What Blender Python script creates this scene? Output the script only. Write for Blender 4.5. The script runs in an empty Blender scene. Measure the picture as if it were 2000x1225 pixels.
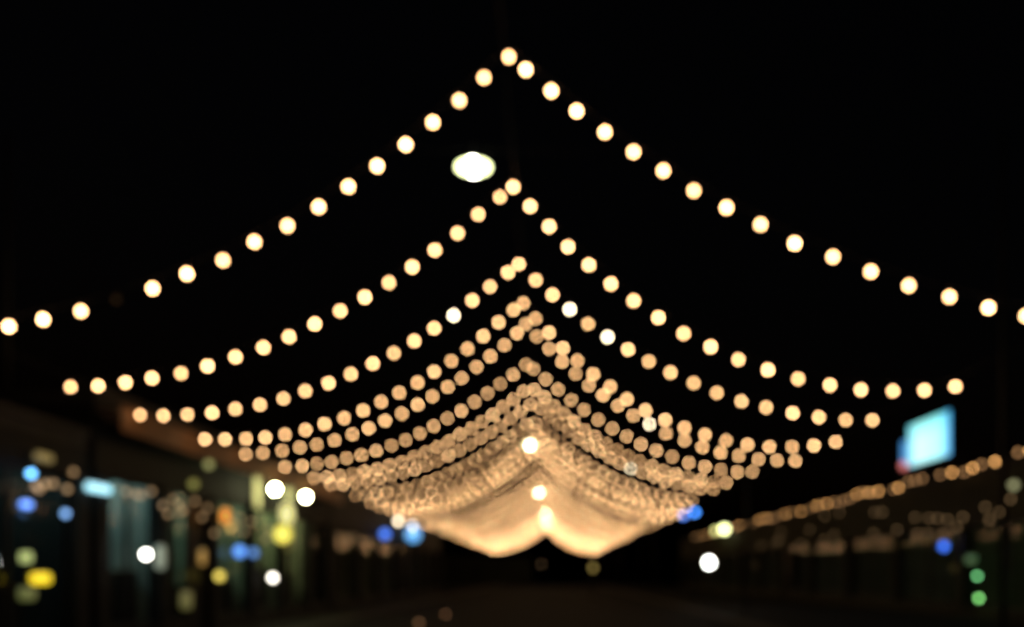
import bpy, math, random
from mathutils import Vector

random.seed(7)
S = bpy.context.scene
C = S.collection
R = math.radians

# ------------------------------------------------------------------ camera, sky, light, exposure
cam_d = bpy.data.cameras.new('camera')
cam = bpy.data.objects.new('camera', cam_d)
C.objects.link(cam)
cam.location = (0.0, 0.0, 1.6)
cam.rotation_euler = (R(90), 0, 0)
cam_d.sensor_width = 36.0
cam_d.lens = 28.26
cam_d.shift_x = -0.0375
cam_d.shift_y = 0.254
cam_d.clip_start = 0.05
cam_d.clip_end = 6000
cam_d.dof.use_dof = True                 # the lens is racked to close focus: the whole street is defocused
cam_d.dof.focus_distance = 0.40
cam_d.dof.aperture_fstop = 3.95
cam_d.dof.aperture_blades = 0
S.camera = cam

S.world = bpy.data.worlds.new('World')
S.world.use_nodes = True
nt = S.world.node_tree
bg = nt.nodes['Background']
sky = nt.nodes.new('ShaderNodeTexSky')
sky.sky_type = 'NISHITA'
sky.sun_disc = False
sky.sun_elevation = R(-3)
sky.sun_rotation = R(140)
nt.links.new(sky.outputs['Color'], bg.inputs['Color'])
bg.inputs['Strength'].default_value = 0.012

sun_d = bpy.data.lights.new('moon', 'SUN')   # night: the one sun lamp is a faint moon
sun_d.energy = 0.004
sun_d.angle = R(0.5)
sun_d.color = (0.85, 0.9, 1.0)
sun = bpy.data.objects.new('moon', sun_d)
C.objects.link(sun)
sun.rotation_euler = (R(35), R(20), 0)

S.view_settings.view_transform = 'Standard'
S.view_settings.look = 'None'
S.view_settings.exposure = 0.0
S.view_settings.gamma = 1.0
S.view_settings.use_curve_mapping = False
S.cycles.use_adaptive_sampling = False
S.cycles.use_denoising = True
S.cycles.denoiser = 'OPENIMAGEDENOISE'
S.cycles.denoising_input_passes = 'RGB_ALBEDO_NORMAL'
S.cycles.max_bounces = 6
S.cycles.diffuse_bounces = 2
S.cycles.glossy_bounces = 2
S.cycles.transparent_max_bounces = 10
S.cycles.caustics_reflective = False
S.cycles.caustics_refractive = False

# ------------------------------------------------------------------ materials
def principled(name, col, rough=0.7, metal=0.0, noise=None, amount=0.25, scale=6.0, bump=0.0, spec=0.4):
    m = bpy.data.materials.new(name)
    m.use_nodes = True
    t = m.node_tree
    b = t.nodes['Principled BSDF']
    b.inputs['Roughness'].default_value = rough
    b.inputs['Metallic'].default_value = metal
    b.inputs['Specular IOR Level'].default_value = spec
    co = t.nodes.new('ShaderNodeTexCoord')
    n = t.nodes.new('ShaderNodeTexNoise')
    n.inputs['Scale'].default_value = scale
    n.inputs['Detail'].default_value = 5
    mp = t.nodes.new('ShaderNodeMapping')
    if noise == 'grain':
        mp.inputs['Scale'].default_value = (9, 1, 9)
    t.links.new(co.outputs['Object'], mp.inputs['Vector'])
    t.links.new(mp.outputs['Vector'], n.inputs['Vector'])
    r = t.nodes.new('ShaderNodeValToRGB')
    r.color_ramp.elements[0].position = 0.3
    r.color_ramp.elements[1].position = 0.75
    r.color_ramp.elements[0].color = tuple(c * (1 - amount) for c in col) + (1,)
    r.color_ramp.elements[1].color = tuple(min(1, c * (1 + amount)) for c in col) + (1,)
    t.links.new(n.outputs['Fac'], r.inputs['Fac'])
    t.links.new(r.outputs['Color'], b.inputs['Base Color'])
    if bump:
        bp = t.nodes.new('ShaderNodeBump')
        bp.inputs['Strength'].default_value = bump
        t.links.new(n.outputs['Fac'], bp.inputs['Height'])
        t.links.new(bp.outputs['Normal'], b.inputs['Normal'])
    return m

def glow(name, col, strength=1.0, base=(0.8, 0.8, 0.8)):
    m = bpy.data.materials.new(name)
    m.use_nodes = True
    b = m.node_tree.nodes['Principled BSDF']
    b.inputs['Base Color'].default_value = base + (1,)
    b.inputs['Roughness'].default_value = 0.35
    b.inputs['Emission Color'].default_value = tuple(col) + (1,)
    b.inputs['Emission Strength'].default_value = strength
    return m

def glass(name):
    m = bpy.data.materials.new(name)
    m.use_nodes = True
    t = m.node_tree
    t.nodes.remove(t.nodes['Principled BSDF'])
    out = t.nodes['Material Output']
    tr = t.nodes.new('ShaderNodeBsdfTransparent')
    tr.inputs['Color'].default_value = (0.86, 0.9, 0.88, 1)
    gl = t.nodes.new('ShaderNodeBsdfGlossy')
    gl.inputs['Roughness'].default_value = 0.012
    fr = t.nodes.new('ShaderNodeFresnel')
    fr.inputs['IOR'].default_value = 1.45
    mx = t.nodes.new('ShaderNodeMixShader')
    ge = t.nodes.new('ShaderNodeNewGeometry')      # no total reflection when a ray leaves the thin pane
    mu = t.nodes.new('ShaderNodeMath'); mu.operation = 'SUBTRACT'; mu.use_clamp = True
    t.links.new(fr.outputs['Fac'], mu.inputs[0])
    t.links.new(ge.outputs['Backfacing'], mu.inputs[1])
    t.links.new(mu.outputs[0], mx.inputs['Fac'])
    t.links.new(tr.outputs['BSDF'], mx.inputs[1])
    t.links.new(gl.outputs['BSDF'], mx.inputs[2])
    t.links.new(mx.outputs['Shader'], out.inputs['Surface'])
    return m

M = {
    'asphalt': principled('asphalt', (0.015, 0.015, 0.016), 0.85, amount=0.35, scale=3, bump=0.2, spec=0.08),
    'paving': principled('paving', (0.03, 0.029, 0.028), 0.85, amount=0.3, scale=5, bump=0.1, spec=0.08),
    'kerb': principled('kerb_stone', (0.12, 0.115, 0.11), 0.8, amount=0.2, scale=8),
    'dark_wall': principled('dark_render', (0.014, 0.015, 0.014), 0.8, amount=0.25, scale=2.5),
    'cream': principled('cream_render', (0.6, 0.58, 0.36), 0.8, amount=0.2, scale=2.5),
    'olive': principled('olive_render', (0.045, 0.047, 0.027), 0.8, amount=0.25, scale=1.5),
    'inner': principled('interior_paint', (0.4, 0.44, 0.38), 0.8, amount=0.2, scale=1.5),
    'timber': principled('timber_boards', (0.22, 0.105, 0.04), 0.6, noise='grain', amount=0.35, scale=2.0, bump=0.15),
    'roof': principled('roof_felt', (0.06, 0.06, 0.06), 0.9, amount=0.3, scale=4),
    'black': principled('black_metal', (0.02, 0.02, 0.022), 0.45, 0.0, amount=0.2, scale=10),
    'steel': principled('painted_steel', (0.02, 0.02, 0.021), 0.6, 0.0, amount=0.15, scale=9),
    'rubber': principled('black_cable', (0.01, 0.01, 0.01), 0.6, amount=0.1, scale=20),
    'glass': glass('shop_glass'),
    'bulb_white': glow('cool_bulb_glass', (1.0, 0.82, 0.55), 30.0),
    'bulb_amber': glow('amber_bulb_glass', (1.0, 0.48, 0.15), 7.5),
    'bulb_amber_low': glow('old_amber_bulb_glass', (1.0, 0.5, 0.2), 2.0),
    'bulb_faint': glow('faint_bulb_glass', (1.0, 0.6, 0.27), 0.75),
    'bulb_dead': principled('dead_bulb_glass', (0.35, 0.3, 0.22), 0.15, amount=0.05),
}

# ------------------------------------------------------------------ mesh helpers
class MB:
    def __init__(s):
        s.v, s.f = [], []
    def box(s, x0, x1, y0, y1, z0, z1):
        n = len(s.v)
        s.v += [(x0, y0, z0), (x1, y0, z0), (x1, y1, z0), (x0, y1, z0),
                (x0, y0, z1), (x1, y0, z1), (x1, y1, z1), (x0, y1, z1)]
        s.f += [tuple(n + i for i in q) for q in ((3, 2, 1, 0), (4, 5, 6, 7), (0, 1, 5, 4), (1, 2, 6, 5), (2, 3, 7, 6), (3, 0, 4, 7))]
        return s
    def lathe(s, prof, seg=12, axis='z', o=(0, 0, 0)):
        """prof: (radius, height) pairs from bottom to top, closed at both ends"""
        n = len(s.v)
        for r, h in prof:
            for k in range(seg):
                a = 2 * math.pi * k / seg
                c, d = r * math.cos(a), r * math.sin(a)
                p = {'z': (c, d, h), 'y': (d, h, c), 'x': (h, c, d)}[axis]
                s.v.append((o[0] + p[0], o[1] + p[1], o[2] + p[2]))
        for i in range(len(prof) - 1):
            for k in range(seg):
                k2 = (k + 1) % seg
                s.f.append((n + i * seg + k, n + i * seg + k2, n + (i + 1) * seg + k2, n + (i + 1) * seg + k))
        s.f.append(tuple(n + k for k in reversed(range(seg))))
        s.f.append(tuple(n + (len(prof) - 1) * seg + k for k in range(seg)))
        return s
    def tube(s, pts, r, seg=6):
        n = len(s.v)
        pts = [Vector(p) for p in pts]
        for i, p in enumerate(pts):
            d = (pts[min(i + 1, len(pts) - 1)] - pts[max(i - 1, 0)]).normalized()
            u = d.cross(Vector((0, 0, 1)))
            if u.length < 1e-4:
                u = Vector((1, 0, 0))
            u.normalize()
            w = u.cross(d)
            for k in range(seg):
                a = 2 * math.pi * k / seg
                s.v.append(tuple(p + u * (r * math.cos(a)) + w * (r * math.sin(a))))
        for i in range(len(pts) - 1):
            for k in range(seg):
                k2 = (k + 1) % seg
                s.f.append((n + i * seg + k, n + i * seg + k2, n + (i + 1) * seg + k2, n + (i + 1) * seg + k))
        s.f.append(tuple(n + k for k in reversed(range(seg))))
        s.f.append(tuple(n + (len(pts) - 1) * seg + k for k in range(seg)))
        return s
    def mesh(s, name, mat, smooth=False):
        me = bpy.data.meshes.new(name)
        me.from_pydata(s.v, [], s.f)
        me.materials.append(mat)
        if smooth:
            me.polygons.foreach_set('use_smooth', [True] * len(me.polygons))
        me.update()
        return me
    def build(s, name, mat, parent=None, smooth=False, bevel=0.0, loc=None):
        o = bpy.data.objects.new(name, s.mesh(name, mat, smooth))
        C.objects.link(o)
        o.parent = parent
        if loc:
            o.location = loc
        if bevel:
            b = o.modifiers.new('bevel', 'BEVEL')
            b.width = bevel
            b.segments = 2
        return o

def B(*a):
    return MB().box(*a)

def put(name, mesh, parent, loc=(0, 0, 0), rot=(0, 0, 0)):
    o = bpy.data.objects.new(name, mesh)
    C.objects.link(o)
    o.parent = parent
    o.location = loc
    o.rotation_euler = rot
    return o

def tag(o, label, cat, group=None):
    o['label'] = label
    o['category'] = cat
    if group:
        o['group'] = group
    return o

def thing(name, label, cat, loc=(0, 0, 0), group=None):
    o = bpy.data.objects.new(name, None)
    C.objects.link(o)
    o.location = loc
    return tag(o, label, cat, group)

def structure(o):
    o['kind'] = 'structure'
    return o

# ------------------------------------------------------------------ ground
structure(B(-3000, 3000, -300, 5000, -0.3, 0.0).build('road', M['asphalt']))
structure(B(-8.5, -6.9, -20, 118, -0.05, 0.12).build('pavement_left', M['paving']))
structure(B(-6.9, -6.72, -20, 118, -0.05, 0.125).build('kerb_left', M['kerb']))
structure(B(6.1, 14.0, -20, 118, -0.05, 0.12).build('pavement_right', M['paving']))
structure(B(5.92, 6.1, -20, 118, -0.05, 0.125).build('kerb_right', M['kerb']))

# ------------------------------------------------------------------ shop buildings
def shop_building(name, label, xf, side, y0, y1, units, height, head, wall, pil, door_unit=None, depth=4.5):
    """A single-storey shop row. xf: front plane, side: +1 when the front looks to +X."""
    t = thing(name, label, 'building', (xf, y0, 0))
    L = y1 - y0
    def bx(a0, a1, b0, b1, c0, c1):          # a: outwards from the front, b: along the street, c: up
        p, q = sorted((a0 * side, a1 * side))
        return B(p, q, b0, b1, c0, c1)
    bx(-depth, -depth + 0.2, 0, L, 0, height - 0.2).build('back_wall', M['inner'], t)
    for yy in (0, L - 0.2):
        bx(-depth + 0.2, -0.25, yy, yy + 0.2, 0, height - 0.2).build('end_wall', M[wall], t)
    bx(-depth, 0.0, 0, L, height - 0.2, height).build('roof', M['roof'], t)
    bx(-depth + 0.2, -0.25, 0.2, L - 0.2, 0.0, 0.13).build('floor', M['paving'], t)
    bx(-0.25, 0.0, 0, L, head, height - 0.2).build('upper_wall', M[wall], t)
    bx(-0.3, 0.06, -0.03, L + 0.03, height, height + 0.14).build('parapet', M['roof'], t)
    w = L / units
    for k in range(units + 1):
        p0 = min(max(k * w - 0.2, 0), L - 0.4)
        bx(-0.25, 0.07, p0, p0 + 0.4, 0, head + 0.02).build('pilaster', M[pil], t, bevel=0.01)
    for k in range(1, units):
        bx(-depth + 0.2, -0.25, k * w - 0.06, k * w + 0.06, 0.131, height - 0.2).build('party_wall', M['inner'], t)
    for k in range(units):
        a, b = k * w + 0.2, (k + 1) * w - 0.2
        if k == 0: a += 0.2
        if k == units - 1: b -= 0.2
        c = b
        if door_unit == k:
            c = b - 1.0
            d = bx(-0.18, -0.12, c + 0.06, b, 0.13, head).build('door', M['black'], t)
            bx(-0.12, -0.06, c + 0.14, c + 0.17, 0.95, 1.25).build('handle', M['steel'], d)
        bx(-0.25, 0.03, a, c, 0, 0.5).build('stall_riser', M[wall], t)
        fr = MB()
        for (f0, f1, g0, g1) in ((a, c, 0.5, 0.57), (a, c, head - 0.07, head), (a, a + 0.06, 0.57, head - 0.07),
                                 (c - 0.06, c, 0.57, head - 0.07), ((a + c) / 2 - 0.03, (a + c) / 2 + 0.03, 0.57, head - 0.07)):
            p, q = sorted((-0.2 * side, -0.12 * side))
            fr.box(p, q, f0, f1, g0, g1)
        wd = fr.build('window', M['black'], t)
        for h0, h1 in ((a + 0.06, (a + c) / 2 - 0.03), ((a + c) / 2 + 0.03, c - 0.06)):
            bx(-0.165, -0.155, h0, h1, 0.57, head - 0.07).build('pane', M['glass'], wd)
    return t

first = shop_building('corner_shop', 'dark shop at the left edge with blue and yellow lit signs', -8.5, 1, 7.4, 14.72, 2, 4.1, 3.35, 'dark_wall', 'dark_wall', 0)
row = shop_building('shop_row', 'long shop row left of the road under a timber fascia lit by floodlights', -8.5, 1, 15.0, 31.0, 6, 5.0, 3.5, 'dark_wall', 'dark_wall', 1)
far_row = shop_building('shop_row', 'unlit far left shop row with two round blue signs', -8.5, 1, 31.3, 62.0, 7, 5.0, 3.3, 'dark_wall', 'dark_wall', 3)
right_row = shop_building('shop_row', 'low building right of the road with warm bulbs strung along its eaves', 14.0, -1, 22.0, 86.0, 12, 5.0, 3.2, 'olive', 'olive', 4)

# timber fascia and soffit that the left ends of the light strings hang from
for k in range(4):
    z0 = 4.27 + k * 0.125
    B(0.46, 0.5, 0.0, 16.0, z0, z0 + 0.12).build('fascia_board', M['timber'], row)
B(0.003, 0.457, 0.0, 16.0, 4.62, 4.66).build('soffit', M['timber'], row)
for k in range(7):
    y = 0.3 + k * 2.56
    B(0.003, 0.455, y, y + 0.08, 4.5, 4.617).build('soffit_bracket', M['timber'], row)
# end building that closes the street
endb = thing('long_building', 'pale low building closing the far end of the street', 'building', (-26, 125, 0))
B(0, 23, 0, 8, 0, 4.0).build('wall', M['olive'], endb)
B(-0.3, 23.3, -0.3, 8.3, 4.003, 4.25).build('roof', M['roof'], endb)
for k in range(7):
    f = B(1.2 + k * 3.1, 2.8 + k * 3.1, -0.04, 0.02, 1.0, 2.5).build('window', M['black'], endb)
    B(1.3 + k * 3.1, 2.7 + k * 3.1, -0.05, -0.043, 1.1, 2.4).build('pane', M['glass'], f)

# unseen tube lamps, added behind the shop fronts to light the interiors
tube_m = {}
def fill_tube_lamp(x, y, z, col, e, label):
    t = thing('fill_tube_lamp', label, 'lamp', (x, y, z))
    B(-0.07, 0.07, -0.65, 0.65, 0.03, 0.09).build('housing', M['steel'], t)
    key = (col, e)
    if key not in tube_m:
        tube_m[key] = glow('fill_tube_light', col, e)
    MB().lathe([(0.02, -0.6), (0.02, 0.6)], 8, 'y').build('tube', tube_m[key], t, smooth=True)
    MB().tube([(0, -0.5, 0.09), (0, -0.5, (3.88 if y < 15 else 4.78) - z)], 0.006).build('hanger', M['black'], t)
    MB().tube([(0, 0.5, 0.09), (0, 0.5, (3.88 if y < 15 else 4.78) - z)], 0.006).build('hanger', M['black'], t)
for y, x, z, col, e, lab in (
        (10.3, -9.6, 3.72, (0.6, 1.0, 0.9), 6.0, 'added unseen ceiling tube lamp in the first bay of the dark corner shop'),
        (13.5, -9.6, 3.72, (0.55, 0.95, 1.0), 9.0, 'added unseen ceiling tube lamp behind the blue lamps of the corner shop'),
        (16.6, -9.6, 4.1, (0.5, 0.9, 1.0), 14.0, 'added unseen ceiling tube lamp in the shop beside the pale blue sign'),
        (19.2, -9.6, 4.1, (0.6, 1.0, 0.75), 13.0, 'added unseen ceiling tube lamp in the shop behind the faint warm bulbs'),
        (21.9, -9.6, 4.1, (0.7, 1.0, 0.6), 18.0, 'added unseen ceiling tube lamp in the shop behind the orange lantern'),
        (24.6, -9.6, 4.1, (0.85, 1.0, 0.45), 24.0, 'added unseen ceiling tube lamp in the shop behind the round blue signs'),
        (27.2, -9.6, 4.1, (1.0, 0.95, 0.4), 26.0, 'added unseen ceiling tube lamp in the shop behind the yellow sign'),
        (24.6, 15.0, 4.0, (1.0, 1.0, 0.55), 8.0, 'added unseen ceiling tube lamp in the right building nearest the viewer'),
        (29.6, 15.0, 4.0, (1.0, 1.0, 0.55), 7.0, 'added unseen ceiling tube lamp in the right building below the cyan screen')):
    fill_tube_lamp(x, y, z, col, e * (7.0 if x < 0 else 1.0), lab)
# pale boards on the left shop row that the two floodlights wash
for y, y1, z0, z1, lab in ((22.75, 23.2, 3.45, 4.58, 'pale upright board washed by the left floodlight'), (25.45, 25.95, 2.35, 4.5, 'tall pale board washed yellow between the floodlights')):
    t = thing('wall_board', lab, 'board', (-8.428, y, z0))
    B(0.03, 0.06, 0, y1 - y, 0, z1 - z0).build('panel', M['cream'], t, bevel=0.005)
    for zz in (0.1, z1 - z0 - 0.15):
        B(0.0, 0.027, 0.02, y1 - y - 0.02, zz, zz + 0.05).build('batten', M['timber'], t)

def shelving(x, y, label, w=1.9):  # unseen shelves, added to give the interior glow some structure
    t = thing('added_shelving_unit', label, 'shelf', (x, y, 0.131))
    for yy in (0, w):
        B(0, 0.35, yy, yy + 0.04, 0, 2.6).build('side_panel', M['timber'], t)
    for k in range(5):
        B(0, 0.35, 0.043, w - 0.003, 0.25 + k * 0.55, 0.28 + k * 0.55).build('shelf', M['timber'], t)
for y, lab in ((12.0, 'added shelving breaking up the glow inside the dark corner shop'), (15.35, 'added shelving breaking up the glow inside the shop by the pale blue sign'),
               (18.0, 'added shelving breaking up the glow inside the shop behind the faint warm bulbs'), (20.7, 'added shelving breaking up the glow inside the shop behind the orange lantern')):
    shelving(-12.75, y, lab)

# dark cabinets added behind the left shop windows to block the low glow
for y, lab in ((11.7, 'added dark cabinet blocking low glow behind the window with the yellow sign'), (15.5, 'added dark cabinet blocking low glow behind the window by the pale blue sign'),
               (18.1, 'added dark cabinet blocking low glow behind the window with the faint warm bulbs'), (20.8, 'added dark cabinet blocking low glow behind the window with the orange lantern'),
               (23.5, 'added dark cabinet blocking low glow behind the window with the round blue signs'), (26.1, 'added dark cabinet blocking low glow behind the window right of the yellow sign'),
               (28.8, 'added dark cabinet blocking low glow behind the last window of the left shop row')):
    t = thing('glow_blocking_cabinet', lab, 'cabinet', (-9.5, y, 0.131))
    hh = 1.35 + 0.25 * math.sin(y * 3)
    B(0, 0.5, 0, 2.0, 0.08, hh).build('body', M['black'], t)
    B(-0.02, 0.53, -0.02, 2.02, hh + 0.001, hh + 0.04).build('top', M['timber'], t)
    for k in range(2):
        d = B(0.502, 0.52, 0.03 + k * 0.99, 0.98 + k * 0.99, 0.12, hh - 0.05).build('door', M['black'], t)
        B(0.522, 0.54, 0.88 + k * 0.2, 0.9 + k * 0.2, 0.6, 0.75).build('handle', M['steel'], d)
    B(0.03, 0.47, 0.03, 1.97, 0.0, 0.079).build('plinth', M['black'], t)

# ------------------------------------------------------------------ cables and posts that carry the light canopy
tag(MB().tube([(-0.56, -4 + k * 4, 7.86 + 0.03 * math.sin(k)) for k in range(30)], 0.004).build('ridge_cable', M['rubber']),
    'thin steel ridge cable the light strings hang from above the road', 'cable')
tag(MB().tube([(6.5, -4 + k * 4, 4.72 + 0.02 * math.sin(k * 1.7)) for k in range(30)], 0.004).build('eave_cable', M['rubber']),
    'thin steel cable holding the right ends of the light strings', 'cable')
tag(MB().tube([(-7.93, -4 + k * 4, 4.86 + 0.02 * math.sin(k * 1.3)) for k in range(30)], 0.004).build('eave_cable', M['rubber']),
    'thin steel cable holding the left ends of the light strings', 'cable')
for i, y in enumerate((3.0, 27.0, 51.0, 75.0, 99.0, 112.2)):
    t = thing('cable_post', ['slim steel post beside the viewer holding the right cable', 'slim steel post before the white globe lamp, holding the right cable',
                             'third slim steel post along the right pavement', 'fourth slim steel post along the right pavement',
                             'fifth slim steel post along the right pavement', 'last slim steel post at the far end of the right pavement'][i],
              'post', (6.58, y, 0.12), 'posts holding the right eave cable')
    MB().lathe([(0.11, 0), (0.11, 0.015)], 12).build('base_plate', M['steel'], t)
    MB().lathe([(0.045, 0.016), (0.038, 4.66)], 10).build('pole', M['steel'], t, smooth=True)
    MB().lathe([(0.05, 4.661), (0.03, 4.72)], 10).build('cap', M['steel'], t)

# ------------------------------------------------------------------ street lamps hung on span wires across the road
lamp_e = glow('street_lamp_lens', (1.0, 1.0, 0.8), 40.0)
lamp_edge = glow('street_lamp_rim', (0.95, 1.0, 0.5), 6.5)
SPAN = ((14.2, -1.36, 'large bright oval street lamp hanging nearest above the canopy'),
        (45.0, -1.14, 'white street lamp above the middle of the light canopy'),
        (71.5, -1.00, 'upper of the three pale street lamps low in the canopy glow'),
        (96.6, -0.62, 'middle of the three pale street lamps low in the canopy glow'),
        (113.0, -0.52, 'lowest pale street lamp at the far end of the canopy glow'))
for i, (y, x, lab) in enumerate(SPAN):
    zl = 8.8
    tag(MB().tube([(-9.6 + (17.6) * k / 24, y, 9.35 - 0.28 * math.sin(math.pi * k / 24)) for k in range(25)], 0.004).build('span_wire', M['rubber']),
        ['span wire over the road carrying the nearest oval street lamp', 'span wire carrying the white lamp above the canopy middle',
         'third span wire across the road', 'fourth span wire across the road', 'last span wire at the far end of the road'][i], 'wire')
    for sx, zz in ((-9.6, 4.241 if y < 15 else 5.141 if y < 62 else 0.0), (8.0, 0.12)):
        m = thing('span_mast', ('left' if sx < 0 else 'right') + ' mast of the ' + ['first', 'second', 'third', 'fourth', 'last'][i] + ' span wire across the road', 'mast', (sx, y, zz))
        MB().lathe([(0.12, 0), (0.12, 0.02)], 12).build('base_plate', M['steel'], m)
        MB().lathe([(0.05, 0.021), (0.04, 9.4 - zz)], 10).build('pole', M['steel'], m, smooth=True)
    t = thing('street_lamp', lab, 'street lamp', (x, y, zl), 'street lamps on span wires')
    MB().tube([(0, 0, 0.14), (0, 0, 0.42)], 0.015).build('hanger', M['steel'], t)
    MB().lathe([(0.1, 0.1), (0.1, 0.14), (0.04, 0.17)], 16).build('housing', M['steel'], t)
    def oval(ax, ay, az):
        o = MB().lathe([(math.cos(a), math.sin(a)) for a in [R(d) for d in (-84, -60, -35, -12, 12, 35, 60, 84)]], 20)
        o.v = [(p * ax, q * ay, s * az - 0.02) for p, q, s in o.v]
        return o
    oval(0.30, 0.20, 0.115).build('diffuser', lamp_edge, t, smooth=True)
    oval(0.17, 0.21, 0.121).build('lens', lamp_e, t, smooth=True)

# ------------------------------------------------------------------ the canopy of light strings
def bulb_mesh(name, mat, r=0.034):
    prof = [(0.35 * r, -0.94 * r), (0.72 * r, -0.69 * r), (0.95 * r, -0.3 * r), (r, 0.05 * r), (0.92 * r, 0.42 * r),
            (0.68 * r, 0.74 * r), (0.45 * r, 0.95 * r), (0.40 * r, 1.15 * r)]
    return MB().lathe(prof, 12).mesh(name, mat, True)
# lamps of one string differ a little in age and brightness
warm = [bulb_mesh('bulb', glow('warm_bulb_glass', (1.0, 0.55 + 0.03 * k, 0.24 + 0.03 * k), e)) for e, k in ((13, -0.6), (16, -0.3), (18, 0), (20, 0), (22, 0), (25, .3), (30, .6))]
white, dead = bulb_mesh('bulb', M['bulb_white']), bulb_mesh('bulb', M['bulb_dead'])
small, low, faint = bulb_mesh('bulb', M['bulb_amber'], 0.05), bulb_mesh('bulb', M['bulb_amber_low'], 0.05), bulb_mesh('bulb', M['bulb_faint'], 0.045)
socket = MB().lathe([(0.0135, 0.035), (0.019, 0.04), (0.019, 0.085), (0.012, 0.1)], 8).mesh('socket', M['rubber'], True)
small_socket = MB().lathe([(0.017, 0.05), (0.02, 0.055), (0.02, 0.09), (0.01, 0.1)], 8).mesh('socket', M['rubber'], True)

ROWS = [   # distance along the street, then (across, height) of every bulb of that string, in metres
    (9.46, [(-6.38, 4.51), (-5.97, 4.59), (-5.53, 4.69), (-4.69, 4.96), (-4.27, 5.12), (-3.86, 5.29), (-3.48, 5.50), (-3.10, 5.70), (-2.73, 5.92), (-2.38, 6.16), (-2.04, 6.40), (-1.70, 6.64), (-1.38, 6.90), (-1.07, 7.16), (-0.78, 7.43), (-0.49, 7.69), (-0.29, 7.54), (0.01, 7.28), (0.31, 7.05), (0.64, 6.79), (0.98, 6.57), (1.33, 6.34), (1.69, 6.11), (2.07, 5.90), (2.47, 5.70), (2.88, 5.49), (3.32, 5.32), (3.77, 5.15), (4.22, 4.99), (4.69, 4.85), (5.16, 4.73), (5.59, 4.63)]),
    (12.73, [(-7.59, 4.55), (-7.16, 4.57), (-6.72, 4.62), (-6.30, 4.69), (-5.85, 4.77), (-5.42, 4.88), (-4.99, 5.03), (-4.55, 5.18), (-4.14, 5.35), (-3.73, 5.55), (-3.33, 5.76), (-2.94, 5.98), (-2.56, 6.21), (-2.19, 6.46), (-1.83, 6.72), (-1.47, 6.99), (-1.14, 7.28), (-0.80, 7.56), (-0.59, 7.73), (-0.32, 7.41), (-0.02, 7.09), (0.28, 6.78), (0.61, 6.49), (0.96, 6.19), (1.32, 5.92), (1.71, 5.65), (2.11, 5.40), (2.54, 5.19), (2.98, 4.99), (3.44, 4.82), (3.92, 4.68), (4.42, 4.58), (4.92, 4.51), (5.42, 4.49), (5.92, 4.50), (6.41, 4.56)]),
    (15.34, [(-7.84, 4.63), (-7.38, 4.61), (-6.92, 4.63), (-6.46, 4.67), (-6.01, 4.74), (-5.54, 4.82), (-5.10, 4.94), (-4.67, 5.08), (-4.23, 5.23), (-3.81, 5.41), (-3.39, 5.61), (-2.99, 5.81), (-2.60, 6.04), (-2.22, 6.28), (-1.85, 6.53), (-1.49, 6.81), (-1.15, 7.07), (-0.81, 7.35), (-0.60, 7.50), (-0.28, 7.20), (0.04, 6.92), (0.37, 6.64), (0.72, 6.37), (1.09, 6.11), (1.48, 5.87), (1.88, 5.65), (2.29, 5.43), (2.73, 5.23), (3.18, 5.05), (3.65, 4.89), (4.12, 4.77), (4.62, 4.66), (5.12, 4.58), (5.64, 4.53), (6.15, 4.53)]),
    (17.84, [(-7.66, 4.58), (-7.22, 4.58), (-6.76, 4.59), (-6.33, 4.62), (-5.89, 4.69), (-5.44, 4.79), (-5.01, 4.92), (-4.58, 5.05), (-4.16, 5.22), (-3.75, 5.41), (-3.35, 5.61), (-2.95, 5.84), (-2.58, 6.08), (-2.20, 6.32), (-1.84, 6.59), (-1.49, 6.87), (-1.15, 7.17), (-0.82, 7.45), (-0.60, 7.60), (-0.33, 7.26), (-0.03, 6.94), (0.28, 6.61), (0.60, 6.32), (0.95, 6.02), (1.33, 5.75), (1.70, 5.47), (2.11, 5.22), (2.55, 5.01), (2.98, 4.84), (3.43, 4.68), (3.90, 4.55), (4.37, 4.46), (4.86, 4.41), (5.36, 4.41), (5.85, 4.44), (6.33, 4.52)]),
    (20.48, [(-7.76, 4.64), (-7.32, 4.67), (-6.84, 4.73), (-6.38, 4.81), (-5.96, 4.89), (-5.50, 5.00), (-5.05, 5.15), (-4.63, 5.30), (-4.21, 5.49), (-3.78, 5.67), (-3.38, 5.90), (-3.00, 6.11), (-2.61, 6.35), (-2.26, 6.58), (-1.88, 6.86), (-1.53, 7.13), (-1.17, 7.42), (-0.85, 7.72), (-0.63, 7.95), (-0.35, 7.64), (-0.03, 7.33), (0.30, 7.00), (0.64, 6.69), (0.98, 6.39), (1.34, 6.14), (1.72, 5.87), (2.11, 5.62), (2.52, 5.40), (2.95, 5.17), (3.42, 4.99), (3.87, 4.82), (4.33, 4.68), (4.80, 4.60), (5.30, 4.51), (5.77, 4.48), (6.24, 4.47)]),
    (23.9, [(-7.89, 4.77), (-7.38, 4.80), (-6.94, 4.87), (-6.50, 4.92), (-6.06, 5.03), (-5.62, 5.12), (-5.18, 5.25), (-4.73, 5.41), (-4.31, 5.57), (-3.88, 5.77), (-3.47, 5.98), (-3.06, 6.21), (-2.65, 6.44), (-2.25, 6.70), (-1.87, 6.96), (-1.49, 7.23), (-1.11, 7.51), (-0.73, 7.81), (-0.50, 7.69), (-0.14, 7.38), (0.23, 7.07), (0.62, 6.76), (1.00, 6.46), (1.42, 6.17), (1.84, 5.91), (2.27, 5.68), (2.69, 5.44), (3.15, 5.25), (3.62, 5.07), (4.11, 4.89), (4.60, 4.78), (5.07, 4.69), (5.56, 4.61), (6.01, 4.63)]),
]
WHITE = {2: (14, 21, 23), 4: (27,)}
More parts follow.
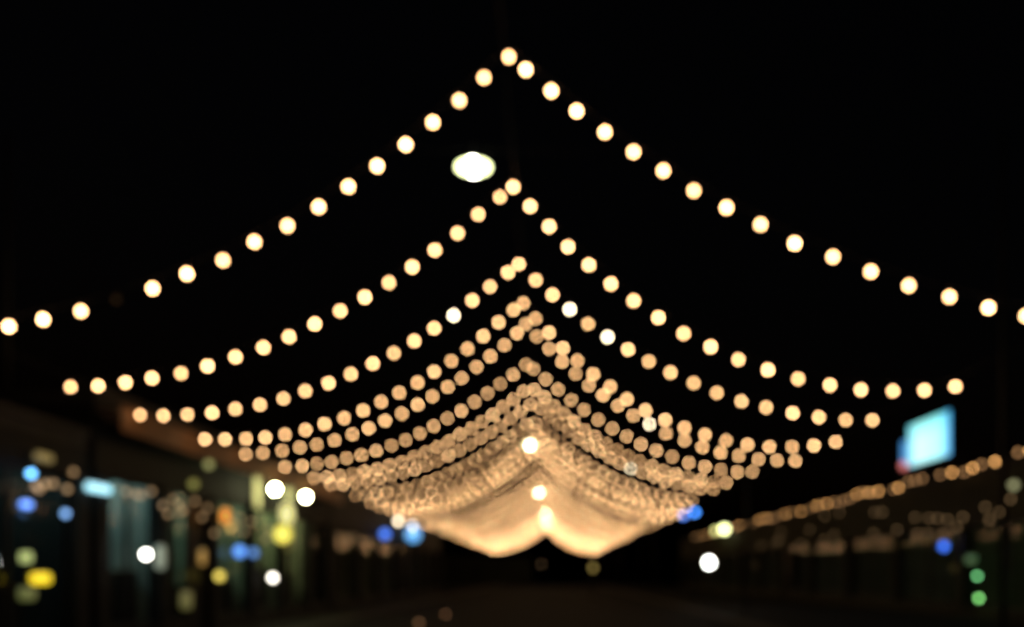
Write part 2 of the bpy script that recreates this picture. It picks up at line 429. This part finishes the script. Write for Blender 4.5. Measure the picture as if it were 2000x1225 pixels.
ORD = ['first', 'second', 'third', 'fourth', 'fifth', 'sixth', 'seventh', 'eighth', 'ninth', 'tenth', 'eleventh', 'twelfth', 'thirteenth', 'fourteenth']

def resample(pts, step):
    out, acc = [pts[0]], 0.0
    for a, b in zip(pts, pts[1:]):
        d = math.hypot(b[0] - a[0], b[1] - a[1])
        s = step - acc
        while s <= d:
            out.append((a[0] + (b[0] - a[0]) * s / d, a[1] + (b[1] - a[1]) * s / d))
            s += step
        acc = d - (s - step)
    return out

def light_string(y, pts, label, group, whites=(), deads=(), slack=0.0, seed=0, ends=None):
    rnd = random.Random(seed)
    t = thing('light_string', label, 'string lights', (0, y, 0), group)
    up = 0.1
    pool = warm[1:6] if y < 25 else warm
    P = []
    for k, (x, z) in enumerate(pts):
        dy = slack * rnd.uniform(-1, 1)
        P.append((x, dy, z + up))
        me = dead if k in deads else white if k in whites else rnd.choice(pool)
        b = put('bulb', me, t, (x, dy, z), (rnd.uniform(-.15, .15), rnd.uniform(-.15, .15), 0))
        if y < 36:
            put('socket', socket, b)
    if ends:
        P = [ends[0]] + P + [ends[1]]
    MB().tube(P, 0.006, 5).build('cable', M['rubber'], t)
    return t

labels1 = ['topmost and nearest light string, cropped by the frame, one bulb dead on its left arm',
           'second light string from the top, ending level with the blue screen',
           'third light string from the top, with three whiter bulbs',
           'fourth light string from the top, clear of the dense rows',
           'fifth light string from the top, close under the fourth, one whiter bulb',
           'sixth light string from the top, last with its own dark gap above']
for i, (y, pts) in enumerate(ROWS):
    deads = ()
    if i == 0:      # the arms run on to the eaves beyond the frame
        pts = [(-7.7, 4.48), (-7.26, 4.46), (-6.82, 4.47)] + pts[:3] + [(-5.11, 4.82)] + pts[3:] + [(6.05, 4.58)]
        deads = (6,)
    light_string(y, pts, labels1[i], 'strings of the light canopy', WHITE.get(i, ()), deads, 0.02, i, ends=((-7.93, 0, 4.86), (6.5, 0, 4.72)))

DEEP = [26.7, 28.7, 32.7, 34.6, 36.6, 38.6, 40.5, 42.3, 47.4] + [50.3 + 2.85 * k for k in range(10)] + [78.5 + 1.95 * k for k in range(18)]
tmpl = [ROWS[1][1], ROWS[2][1], ROWS[4][1], ROWS[5][1]]
for i, y in enumerate(DEEP):
    rnd = random.Random(100 + i)
    base = resample(tmpl[(3, 3, 3, 2, 1, 2, 0, 2)[i] if i < 8 else (2, 1, 0)[i % 3]], 0.435 + rnd.uniform(-.012, .012))
    top = max(p[1] for p in base)
    k = (6.12 + rnd.uniform(-.12, .12) - 2.95) / (top - 4.55)
    dx = rnd.uniform(-.06, .06)
    pts = [(x + dx, 4.55 + (z - 4.55) * k + rnd.uniform(-.015, .015)) for x, z in base]
    lab = (ORD[6 + i] + ' light string from the top, in the overlapping rows') if i < 8 else 'light string below the dark gap, first of the golden glow' if i == 8 else 'last and lowest light string at the far end of the glow' if i == len(DEEP) - 1 else 'light string melting into the far golden glow of the canopy'
    wh = ()
    if i == 1: wh = (len(pts) - 8,)
    light_string(y, pts, lab, 'strings of the light canopy' if i < 8 else 'far strings of the light canopy', wh, (), 0.03, 50 + i, ends=((-7.93, 0, 4.86), (6.5, 0, 4.72)))

# ------------------------------------------------------------------ dim bulb strings on the buildings (run along the street)
def wall_string(x, pts, label, me=None):
    pts = sorted(pts)
    t = thing('wall_string_lights', label, 'string lights', (x, 0, 0), 'dim bulb strings on the buildings')
    P = []
    for k, (y, z) in enumerate(pts):
        b = put('bulb', me[(k * 7) % 11 % len(me)] if me else faint, t, (0, y, z))
        put('socket', small_socket, b)
        P.append((0, y, z + 0.1))
        if k < len(pts) - 1:
            y2, z2 = pts[k + 1]
            sag = min(0.25, 0.06 * (y2 - y))
            P.append((0, (y + y2) / 2, (z + z2) / 2 + 0.1 - sag))
    MB().tube(P, 0.005, 5).build('cable', M['rubber'], t)
rnd = random.Random(5)
eave, y = [], 23.3
while y < 78:
    eave.append((round(y, 2), round(5.11 + 0.07 * math.sin(y * 1.1) + rnd.uniform(-.05, .05), 2)))
    y += rnd.choice((0.35, 0.5, 0.6, 0.75, 1.2)) * (1 + (y - 23) / 40)
wall_string(13.9, eave, 'amber bulbs strung along the right eaves just below the blue screen', (small, low, low))
wall_string(13.75, [(24.02, 3.82), (24.61, 3.48), (25.18, 3.28), (25.41, 3.7), (26.8, 3.48), (27.82, 3.46), (28.55, 3.56), (29.19, 3.61), (30.32, 3.72), (33.3, 4.15), (34.08, 4.2), (38.23, 4.5), (40.33, 4.48), (42.68, 3.91), (48.0, 4.1)],
            'faint amber bulbs draped across the right shop fronts, upper line')
wall_string(13.6, [(26.9, 3.14), (27.82, 2.98), (28.92, 3.04), (29.82, 3.08), (31.54, 3.31), (33.82, 3.28), (38.56, 3.44), (39.96, 3.25), (43.52, 3.21), (47.78, 3.58), (48.52, 3.45), (51.72, 3.41)],
            'faint amber bulbs draped across the right shop fronts, lower line above the small blue lamp')
wall_string(-8.36, [(15.83, 3.21), (16.22, 3.2), (16.42, 3.19), (16.84, 3.32), (17.35, 3.07), (17.58, 2.9), (17.82, 3.25), (18.07, 3.15), (18.19, 2.99), (18.3, 3.05)],
            'cluster of faint warm bulbs beside the pale blue sign on the left')
wall_string(-8.37, [(13.07, 3.02), (13.15, 2.98), (13.32, 3.08), (13.53, 3.11), (13.93, 3.06), (14.1, 3.38)],
            'few faint warm bulbs between the blue lights at the left edge')
wall_string(-8.37, [(32.0, 2.95), (33.0, 2.97), (33.6, 2.99), (34.25, 3.17), (35.5, 3.05), (36.6, 3.0), (37.36, 3.1), (39.0, 3.0), (41.5, 3.1)],
            'faint brown bulbs along the far left shop row before the blue signs')

wall_string(-8.36, [(18.9, 3.3), (19.3, 2.95), (19.6, 3.2), (20.0, 2.6), (20.9, 3.15), (21.3, 2.9), (21.7, 3.1), (22.0, 2.75), (22.5, 3.05), (23.6, 2.6), (24.0, 2.9)],
            'faint warm bulbs around the orange lantern on the left shop row')
# ------------------------------------------------------------------ lamps and lit signs
def wall_lamp(name, label, x, y, z, r, col, e, side, cat='lamp', group=None, face=None):
    """Globe lamp on a short arm from the wall behind it."""
    t = thing(name, label, cat, (x, y, z), group)
    m = glow('lamp_globe', col, e * 1.3)
    MB().lathe([(0.3 * r, -r), (0.7 * r, -0.72 * r), (0.95 * r, -0.3 * r), (r, 0.0), (0.95 * r, 0.3 * r), (0.7 * r, 0.7 * r), (0.45 * r, 0.88 * r)], 16).build('globe', m, t, smooth=True)
    MB().lathe([(0.5 * r, 0.885 * r), (0.5 * r, 1.1 * r), (0.2 * r, 1.25 * r)], 12).build('cap', M['black'], t)
    w = (face if face is not None else (-8.43 if side > 0 else 13.93)) - x
    MB().tube([(0, 0, 1.2 * r), (0, 0, 1.5 * r), (w * 0.5, 0, 1.6 * r), (w, 0, 1.5 * r)], 0.012).build('arm', M['black'], t)
    return t

def round_sign(name, label, x, y, z, r, col, e, side, cat='sign', group=None):
    """Lit drum sign projecting from the wall, faces looking along the street."""
    t = thing(name, label, cat, (x, y, z), group)
    m = glow('sign_face', col, e * 1.2)
    d = MB().lathe([(r * 1.04, -0.05), (r * 1.04, 0.05)], 24, 'y')
    d.build('drum', M['black'], t)
    for s in (-1, 1):
        a, b = sorted((s * 0.051, s * 0.066))
        MB().lathe([(r, a), (r, b)], 24, 'y').build('lit_face', m, t)
    w = (-8.43 if side > 0 else 13.93) - x
    MB().tube([(0, 0, r * 1.05), (0, 0, r * 1.25), (w, 0, r * 1.25)], 0.015).build('bracket', M['black'], t)
    return t

def box_sign(name, label, x, y, z, ly, h, col, e, side, cat='sign', depth=0.1):
    """Lit box fixed flat to the wall; it also glows at its ends."""
    t = thing(name, label, cat, (x, y, z))
    m = glow('sign_face', col, e * 1.2)
    p, q = sorted((-0.0 * side, depth * side))
    B(p, q, -ly / 2, ly / 2, -h / 2, h / 2).build('lit_box', m, t, bevel=min(0.049, h * 0.45))
    p, q = sorted((-0.03 * side, -0.003 * side))
    B(p, q, -ly / 2 - 0.03, ly / 2 + 0.03, -h / 2 - 0.03, h / 2 + 0.03).build('back_plate', M['black'], t)
    return t

def lantern(name, label, x, y, z, r, h, col, e, side):
    """Hanging cylindrical lantern with a cap and a bottom ring."""
    t = thing(name, label, 'lantern', (x, y, z))
    m = glow('lantern_paper', col, e * 1.25)
    MB().lathe([(r * 0.75, -h / 2), (r, -h / 3), (r, h / 3), (r * 0.75, h / 2)], 14).build('shade', m, t, smooth=True)
    MB().lathe([(r * 0.8, h / 2 + 0.002), (r * 0.3, h / 2 + 0.05)], 14).build('cap', M['black'], t)
    MB().lathe([(r * 0.7, -h / 2 - 0.03), (r * 0.78, -h / 2 - 0.002)], 14).build('bottom_ring', M['black'], t)
    w = -8.43 - x
    MB().tube([(0, 0, h / 2 + 0.05), (0, 0, h / 2 + 0.3), (w, 0, h / 2 + 0.3)], 0.01).build('hook', M['black'], t)
    return t

# left edge shop
wall_lamp('wall_lamp', 'small sky blue lamp high at the left edge', -8.3, 12.85, 3.20, 0.055, (0.16, 0.52, 1.0), 4.4, 1)
box_sign('light_box', 'short blue lit panel below the sky blue lamp at the left edge', -8.46, 12.9, 2.71, 0.24, 0.11, (0.15, 0.34, 1.0), 2.1, 1)
wall_lamp('wall_lamp', 'dim slate blue lamp right of the blue panel on the corner shop', -8.3, 13.76, 2.63, 0.055, (0.24, 0.5, 1.0), 1.8, 1)
box_sign('light_box', 'dull olive lit panel at the top of the corner shop', -8.46, 13.35, 3.53, 0.42, 0.14, (1.0, 0.75, 0.2), 0.16, 1)
box_sign('light_box', 'bright pale blue oblong sign on the left', -8.42, 14.88, 3.18, 0.72, 0.15, (0.42, 0.86, 1.0), 1.5, 1, depth=0.12)
lantern('paper_lantern', 'pale green lantern above the yellow sign at the left edge', -8.3, 12.72, 1.86, 0.085, 0.16, (0.85, 1.0, 0.35), 0.5, 1)
box_sign('light_box', 'bright yellow lit sign low at the left edge', -8.46, 13.25, 1.52, 0.42, 0.18, (1.0, 0.72, 0.02), 1.15, 1, depth=0.12)
# shop row
wall_lamp('wall_lamp', 'white globe lamp low on the left between dark shop fronts', -8.2, 16.3, 1.99, 0.068, (1.0, 1.0, 0.9), 13.0, 1)
lantern('paper_lantern', 'orange lantern hanging on the left shop row', -8.25, 20.4, 3.06, 0.1, 0.36, (1.0, 0.34, 0.03), 0.9, 1)
lantern('paper_lantern', 'dim amber lantern left of the small yellow disc', -8.25, 19.05, 1.99, 0.07, 0.36, (1.0, 0.55, 0.12), 0.32, 1)
round_sign('round_sign', 'blue round sign at the foot of the lit pillars, brighter of the pair', -8.25, 21.4, 2.19, 0.14, (0.1, 0.34, 1.0), 1.5, 1)
round_sign('round_sign', 'darker blue round sign tucked behind the brighter blue one', -8.25, 22.4, 2.18, 0.11, (0.1, 0.34, 1.0), 0.8, 1)
round_sign('round_sign', 'small yellow round sign low on the left shop row', -8.25, 20.1, 1.54, 0.10, (1.0, 0.78, 0.13), 1.5, 1)
round_sign('round_sign', 'large bright yellow sign under the two white floodlights', -8.17, 24.6, 2.80, 0.26, (1.0, 0.86, 0.08), 1.0, 1)
lantern('paper_lantern', 'pale yellow lantern above the large yellow sign', -8.2, 25.0, 3.45, 0.2, 0.55, (1.0, 0.93, 0.35), 0.75, 1)
wall_lamp('floodlight_globe', 'left and larger of two dazzling white lamps under the timber fascia', -7.9, 23.05, 4.02, 0.10, (1.0, 1.0, 0.55), 55.0, 1)
wall_lamp('floodlight_globe', 'right of two dazzling white lamps under the timber fascia', -7.9, 25.95, 4.08, 0.10, (1.0, 1.0, 0.55), 55.0, 1)
wall_lamp('wall_lamp', 'creamy white lamp low at the left near the ground', -8.2, 23.75, 1.48, 0.083, (1.0, 0.92, 0.8), 7.0, 1)
wall_lamp('wall_lamp', 'dull olive lamp up against the timber fascia', -8.2, 19.3, 4.22, 0.09, (1.0, 1.0, 0.35), 0.32, 1)
wall_lamp('wall_lamp', 'dull olive lamp below the fascia, left of the pillars', -8.2, 18.47, 3.66, 0.09, (1.0, 1.0, 0.2), 0.2, 1)
lantern('paper_lantern', 'dim olive lantern below the yellow sign at the left edge', -8.3, 12.75, 1.28, 0.12, 0.2, (0.9, 1.0, 0.3), 0.1, 1)
lantern('paper_lantern', 'dim olive lantern low between the white globe and the yellow disc', -8.25, 18.2, 1.0, 0.12, 0.4, (1.0, 0.95, 0.25), 0.08, 1)
lantern('paper_lantern', 'pale grey green lantern just right of the low white globe', -8.3, 17.1, 1.95, 0.1, 0.5, (0.8, 1.0, 0.7), 0.16, 1)
wall_lamp('wall_lamp', 'dim gold lamp touching the bottom of the orange lantern', -8.25, 20.75, 2.78, 0.07, (1.0, 0.6, 0.12), 1.1, 1)
# far left row
round_sign('round_sign', 'deep blue round sign left of the larger blue one', -8.2, 39.9, 3.56, 0.21, (0.05, 0.22, 1.0), 1.6, 1)
round_sign('round_sign', 'large bright blue round sign at the left foot of the canopy', -7.95, 46.6, 3.87, 0.42, (0.12, 0.55, 1.15), 1.0, 1)
# right side
def hanging_lamp(label, x, y, z, r, col, e, top):
    t = thing('hanging_lamp', label, 'lamp', (x, y, z), 'lamps hung on the eave cables')
    MB().lathe([(0.3 * r, -r), (0.75 * r, -0.7 * r), (r, 0), (0.75 * r, 0.7 * r), (0.4 * r, 0.9 * r)], 14).build('globe', glow('lamp_globe', col, e * 1.3), t, smooth=True)
    MB().lathe([(0.45 * r, 0.905 * r), (0.2 * r, 1.3 * r)], 10).build('cap', M['black'], t)
    MB().tube([(0, 0, 1.25 * r), (0, 0, top - z)], 0.006).build('cord', M['rubber'], t)
hanging_lamp('right and lower of two blue lamps at the right end of the strings', 6.5, 36.2, 4.36, 0.115, (0.05, 0.28, 1.0), 5.4, 4.72)
hanging_lamp('left of two blue lamps, half lost in the right end of the strings', 6.5, 39.2, 4.44, 0.12, (0.09, 0.27, 1.0), 3.6, 4.72)
hanging_lamp('creamy white lamp above the gap between the two blue round signs', -7.93, 41.9, 4.33, 0.12, (1.0, 0.84, 0.6), 6.6, 4.86)
hanging_lamp('white lamp overlapping the top of the large blue round sign', -7.93, 46.3, 4.37, 0.12, (1.0, 0.9, 0.86), 4.6, 4.86)

t = thing('lamp_post', 'dazzling white globe lamp on a post right of the road', 'lamp post', (6.9, 34.94, 0.121))
MB().lathe([(0.13, 0.0), (0.13, 0.06), (0.06, 0.14)], 14).build('base', M['black'], t)
MB().lathe([(0.045, 0.141), (0.035, 1.73)], 10).build('pole', M['black'], t, smooth=True)
MB().lathe([(0.1, 1.731), (0.1, 1.77)], 14).build('collar', M['black'], t)
r = 0.18
MB().lathe([(0.4 * r, 1.772), (0.75 * r, 1.83), (r, 1.96), (0.8 * r, 2.08), (0.35 * r, 2.14)], 18).build('globe', glow('lamp_globe', (1.0, 1.0, 0.88), 16.0), t, smooth=True)

wall_lamp('eave_lamp', 'pale yellow lamp on the right eaves, brighter and nearer of the pair', 13.7, 63.3, 5.1, 0.28, (0.95, 1.0, 0.46), 6.0, -1)
wall_lamp('eave_lamp', 'dimmer yellow lamp on the right eaves, half behind the bright one', 13.7, 66.6, 5.15, 0.22, (1.0, 1.0, 0.35), 2.0, -1)
round_sign('round_sign', 'small deep blue round sign on the right shop front', 13.7, 28.05, 2.55, 0.13, (0.05, 0.19, 1.0), 2.1, -1)
wall_lamp('wall_lamp', 'upper of two small green lamps at the lower right', 13.75, 25.9, 1.52, 0.06, (0.27, 1.0, 0.35), 3.2, -1)
wall_lamp('wall_lamp', 'lower and brighter of two small green lamps at the lower right', 13.75, 25.8, 0.81, 0.066, (0.32, 1.0, 0.26), 3.8, -1)
box_sign('light_box', 'dark green lit panel above the two green lamps', 13.965, 26.6, 2.07, 0.5, 0.22, (0.4, 1.0, 0.4), 0.12, -1)
wall_lamp('wall_lamp', 'dull olive lamp at the right edge of the picture', 13.6, 23.6, 4.2, 0.10, (1.0, 1.0, 0.5), 0.45, -1)

# LED screen on the right roof
t = thing('led_screen', 'large pale cyan screen standing on the roof edge at right', 'screen', (13.9, 27.95, 5.141))
m = glow('screen_light', (0.48, 1.0, 1.0), 1.5, (0.02, 0.02, 0.02))
n = m.node_tree
co = n.nodes.new('ShaderNodeTexCoord'); sp = n.nodes.new('ShaderNodeSeparateXYZ')
n.links.new(co.outputs['Generated'], sp.inputs['Vector'])
r1 = n.nodes.new('ShaderNodeValToRGB')          # picture: blue at the near side, cyan in the middle
e = r1.color_ramp.elements
e[0].position = 0.0; e[0].color = (0.08, 0.4, 0.8, 1)
e[1].position = 0.22; e[1].color = (0.40, 0.95, 1.0, 1)
q = e.new(0.75); q.color = (0.55, 1.0, 1.0, 1)
q = e.new(1.0); q.color = (0.2, 0.6, 0.75, 1)
r2 = n.nodes.new('ShaderNodeValToRGB')          # and teal along the top
e = r2.color_ramp.elements
e[0].position = 0.55; e[0].color = (1, 1, 1, 1)
e[1].position = 1.0; e[1].color = (0.5, 0.82, 0.78, 1)
mx = n.nodes.new('ShaderNodeMix'); mx.data_type = 'RGBA'; mx.blend_type = 'MULTIPLY'; mx.inputs[0].default_value = 1.0
n.links.new(sp.outputs['Y'], r1.inputs['Fac']); n.links.new(sp.outputs['Z'], r2.inputs['Fac'])
n.links.new(r1.outputs['Color'], mx.inputs[6]); n.links.new(r2.outputs['Color'], mx.inputs[7])
n.links.new(mx.outputs[2], n.nodes['Principled BSDF'].inputs['Emission Color'])
B(-0.03, -0.003, 0.0, 3.2, 0.6, 2.15).build('lit_panel', m, t)
B(0.0, 0.18, -0.06, 3.26, 0.54, 2.21).build('cabinet', M['black'], t)
for yy in (0.4, 1.6, 2.8):
    B(0.05, 0.13, yy - 0.04, yy + 0.04, 0.0, 0.537).build('leg', M['steel'], t)
    MB().tube([(0.19, yy, 1.9), (0.9, yy, 0.03)], 0.03).build('brace', M['steel'], t)
t = thing('light_box', 'narrow blue lit panel at the left side of the cyan screen', 'sign', (13.9, 31.35, 5.141))
B(-0.05, 0.05, 0.0, 0.35, 0.75, 1.65).build('lit_panel', glow('blue_panel', (0.06, 0.4, 0.95), 0.75), t)
B(0.053, 0.15, -0.03, 0.38, 0.72, 1.68).build('back_plate', M['black'], t)
B(0.06, 0.12, 0.13, 0.22, 0.0, 0.717).build('leg', M['steel'], t)
t = thing('beacon_lamp', 'dull red lamp under the left corner of the cyan screen', 'lamp', (13.85, 31.5, 5.141))
MB().lathe([(0.1, 0), (0.1, 0.55)], 14).build('stand', M['black'], t)
MB().lathe([(0.1, 0.553), (0.12, 0.6), (0.12, 0.78), (0.05, 0.84)], 16).build('lens', glow('red_lens', (1.0, 0.22, 0.2), 1.1), t, smooth=True)

# far dim lamps at the end of the road
for x, y, z, col, e, lab in ((2.7, 51.0, 2.0, (1.0, 0.72, 0.18), 0.5, 'faint yellow lamp under the right half of the glow'),
                             (-1.3, 116.5, 3.0, (1.0, 0.6, 0.3), 0.35, 'faint brownish lamp just under the centre of the glow')):
    t = thing('bollard_lamp', lab, 'lamp', (x, y, 0.0))
    MB().lathe([(0.06, 0), (0.05, z - 0.2)], 10).build('pole', M['black'], t, smooth=True)
    MB().lathe([(0.1, z - 0.197), (0.13, z - 0.05), (0.12, z + 0.1), (0.06, z + 0.13)], 14).build('globe', glow('lamp_globe', col, e * 1.3), t, smooth=True)
    MB().lathe([(0.13, z + 0.132), (0.03, z + 0.18)], 14).build('cap', M['black'], t)
for x, y, lab in ((-3.95, 30.3, 'faint brown marker light in the road, upper right of the pair'), (-4.1, 25.1, 'faint brown marker light in the road, lower left of the pair')):
    t = thing('road_marker_light', lab, 'marker light', (x, y, 0.0), 'marker lights in the road')
    MB().lathe([(0.11, 0.0), (0.09, 0.03)], 14).build('casing', M['steel'], t)
    MB().lathe([(0.07, 0.031), (0.065, 0.09), (0.04, 0.11)], 14).build('lens', glow('amber_lens', (1.0, 0.45, 0.2), 0.6), t, smooth=True)
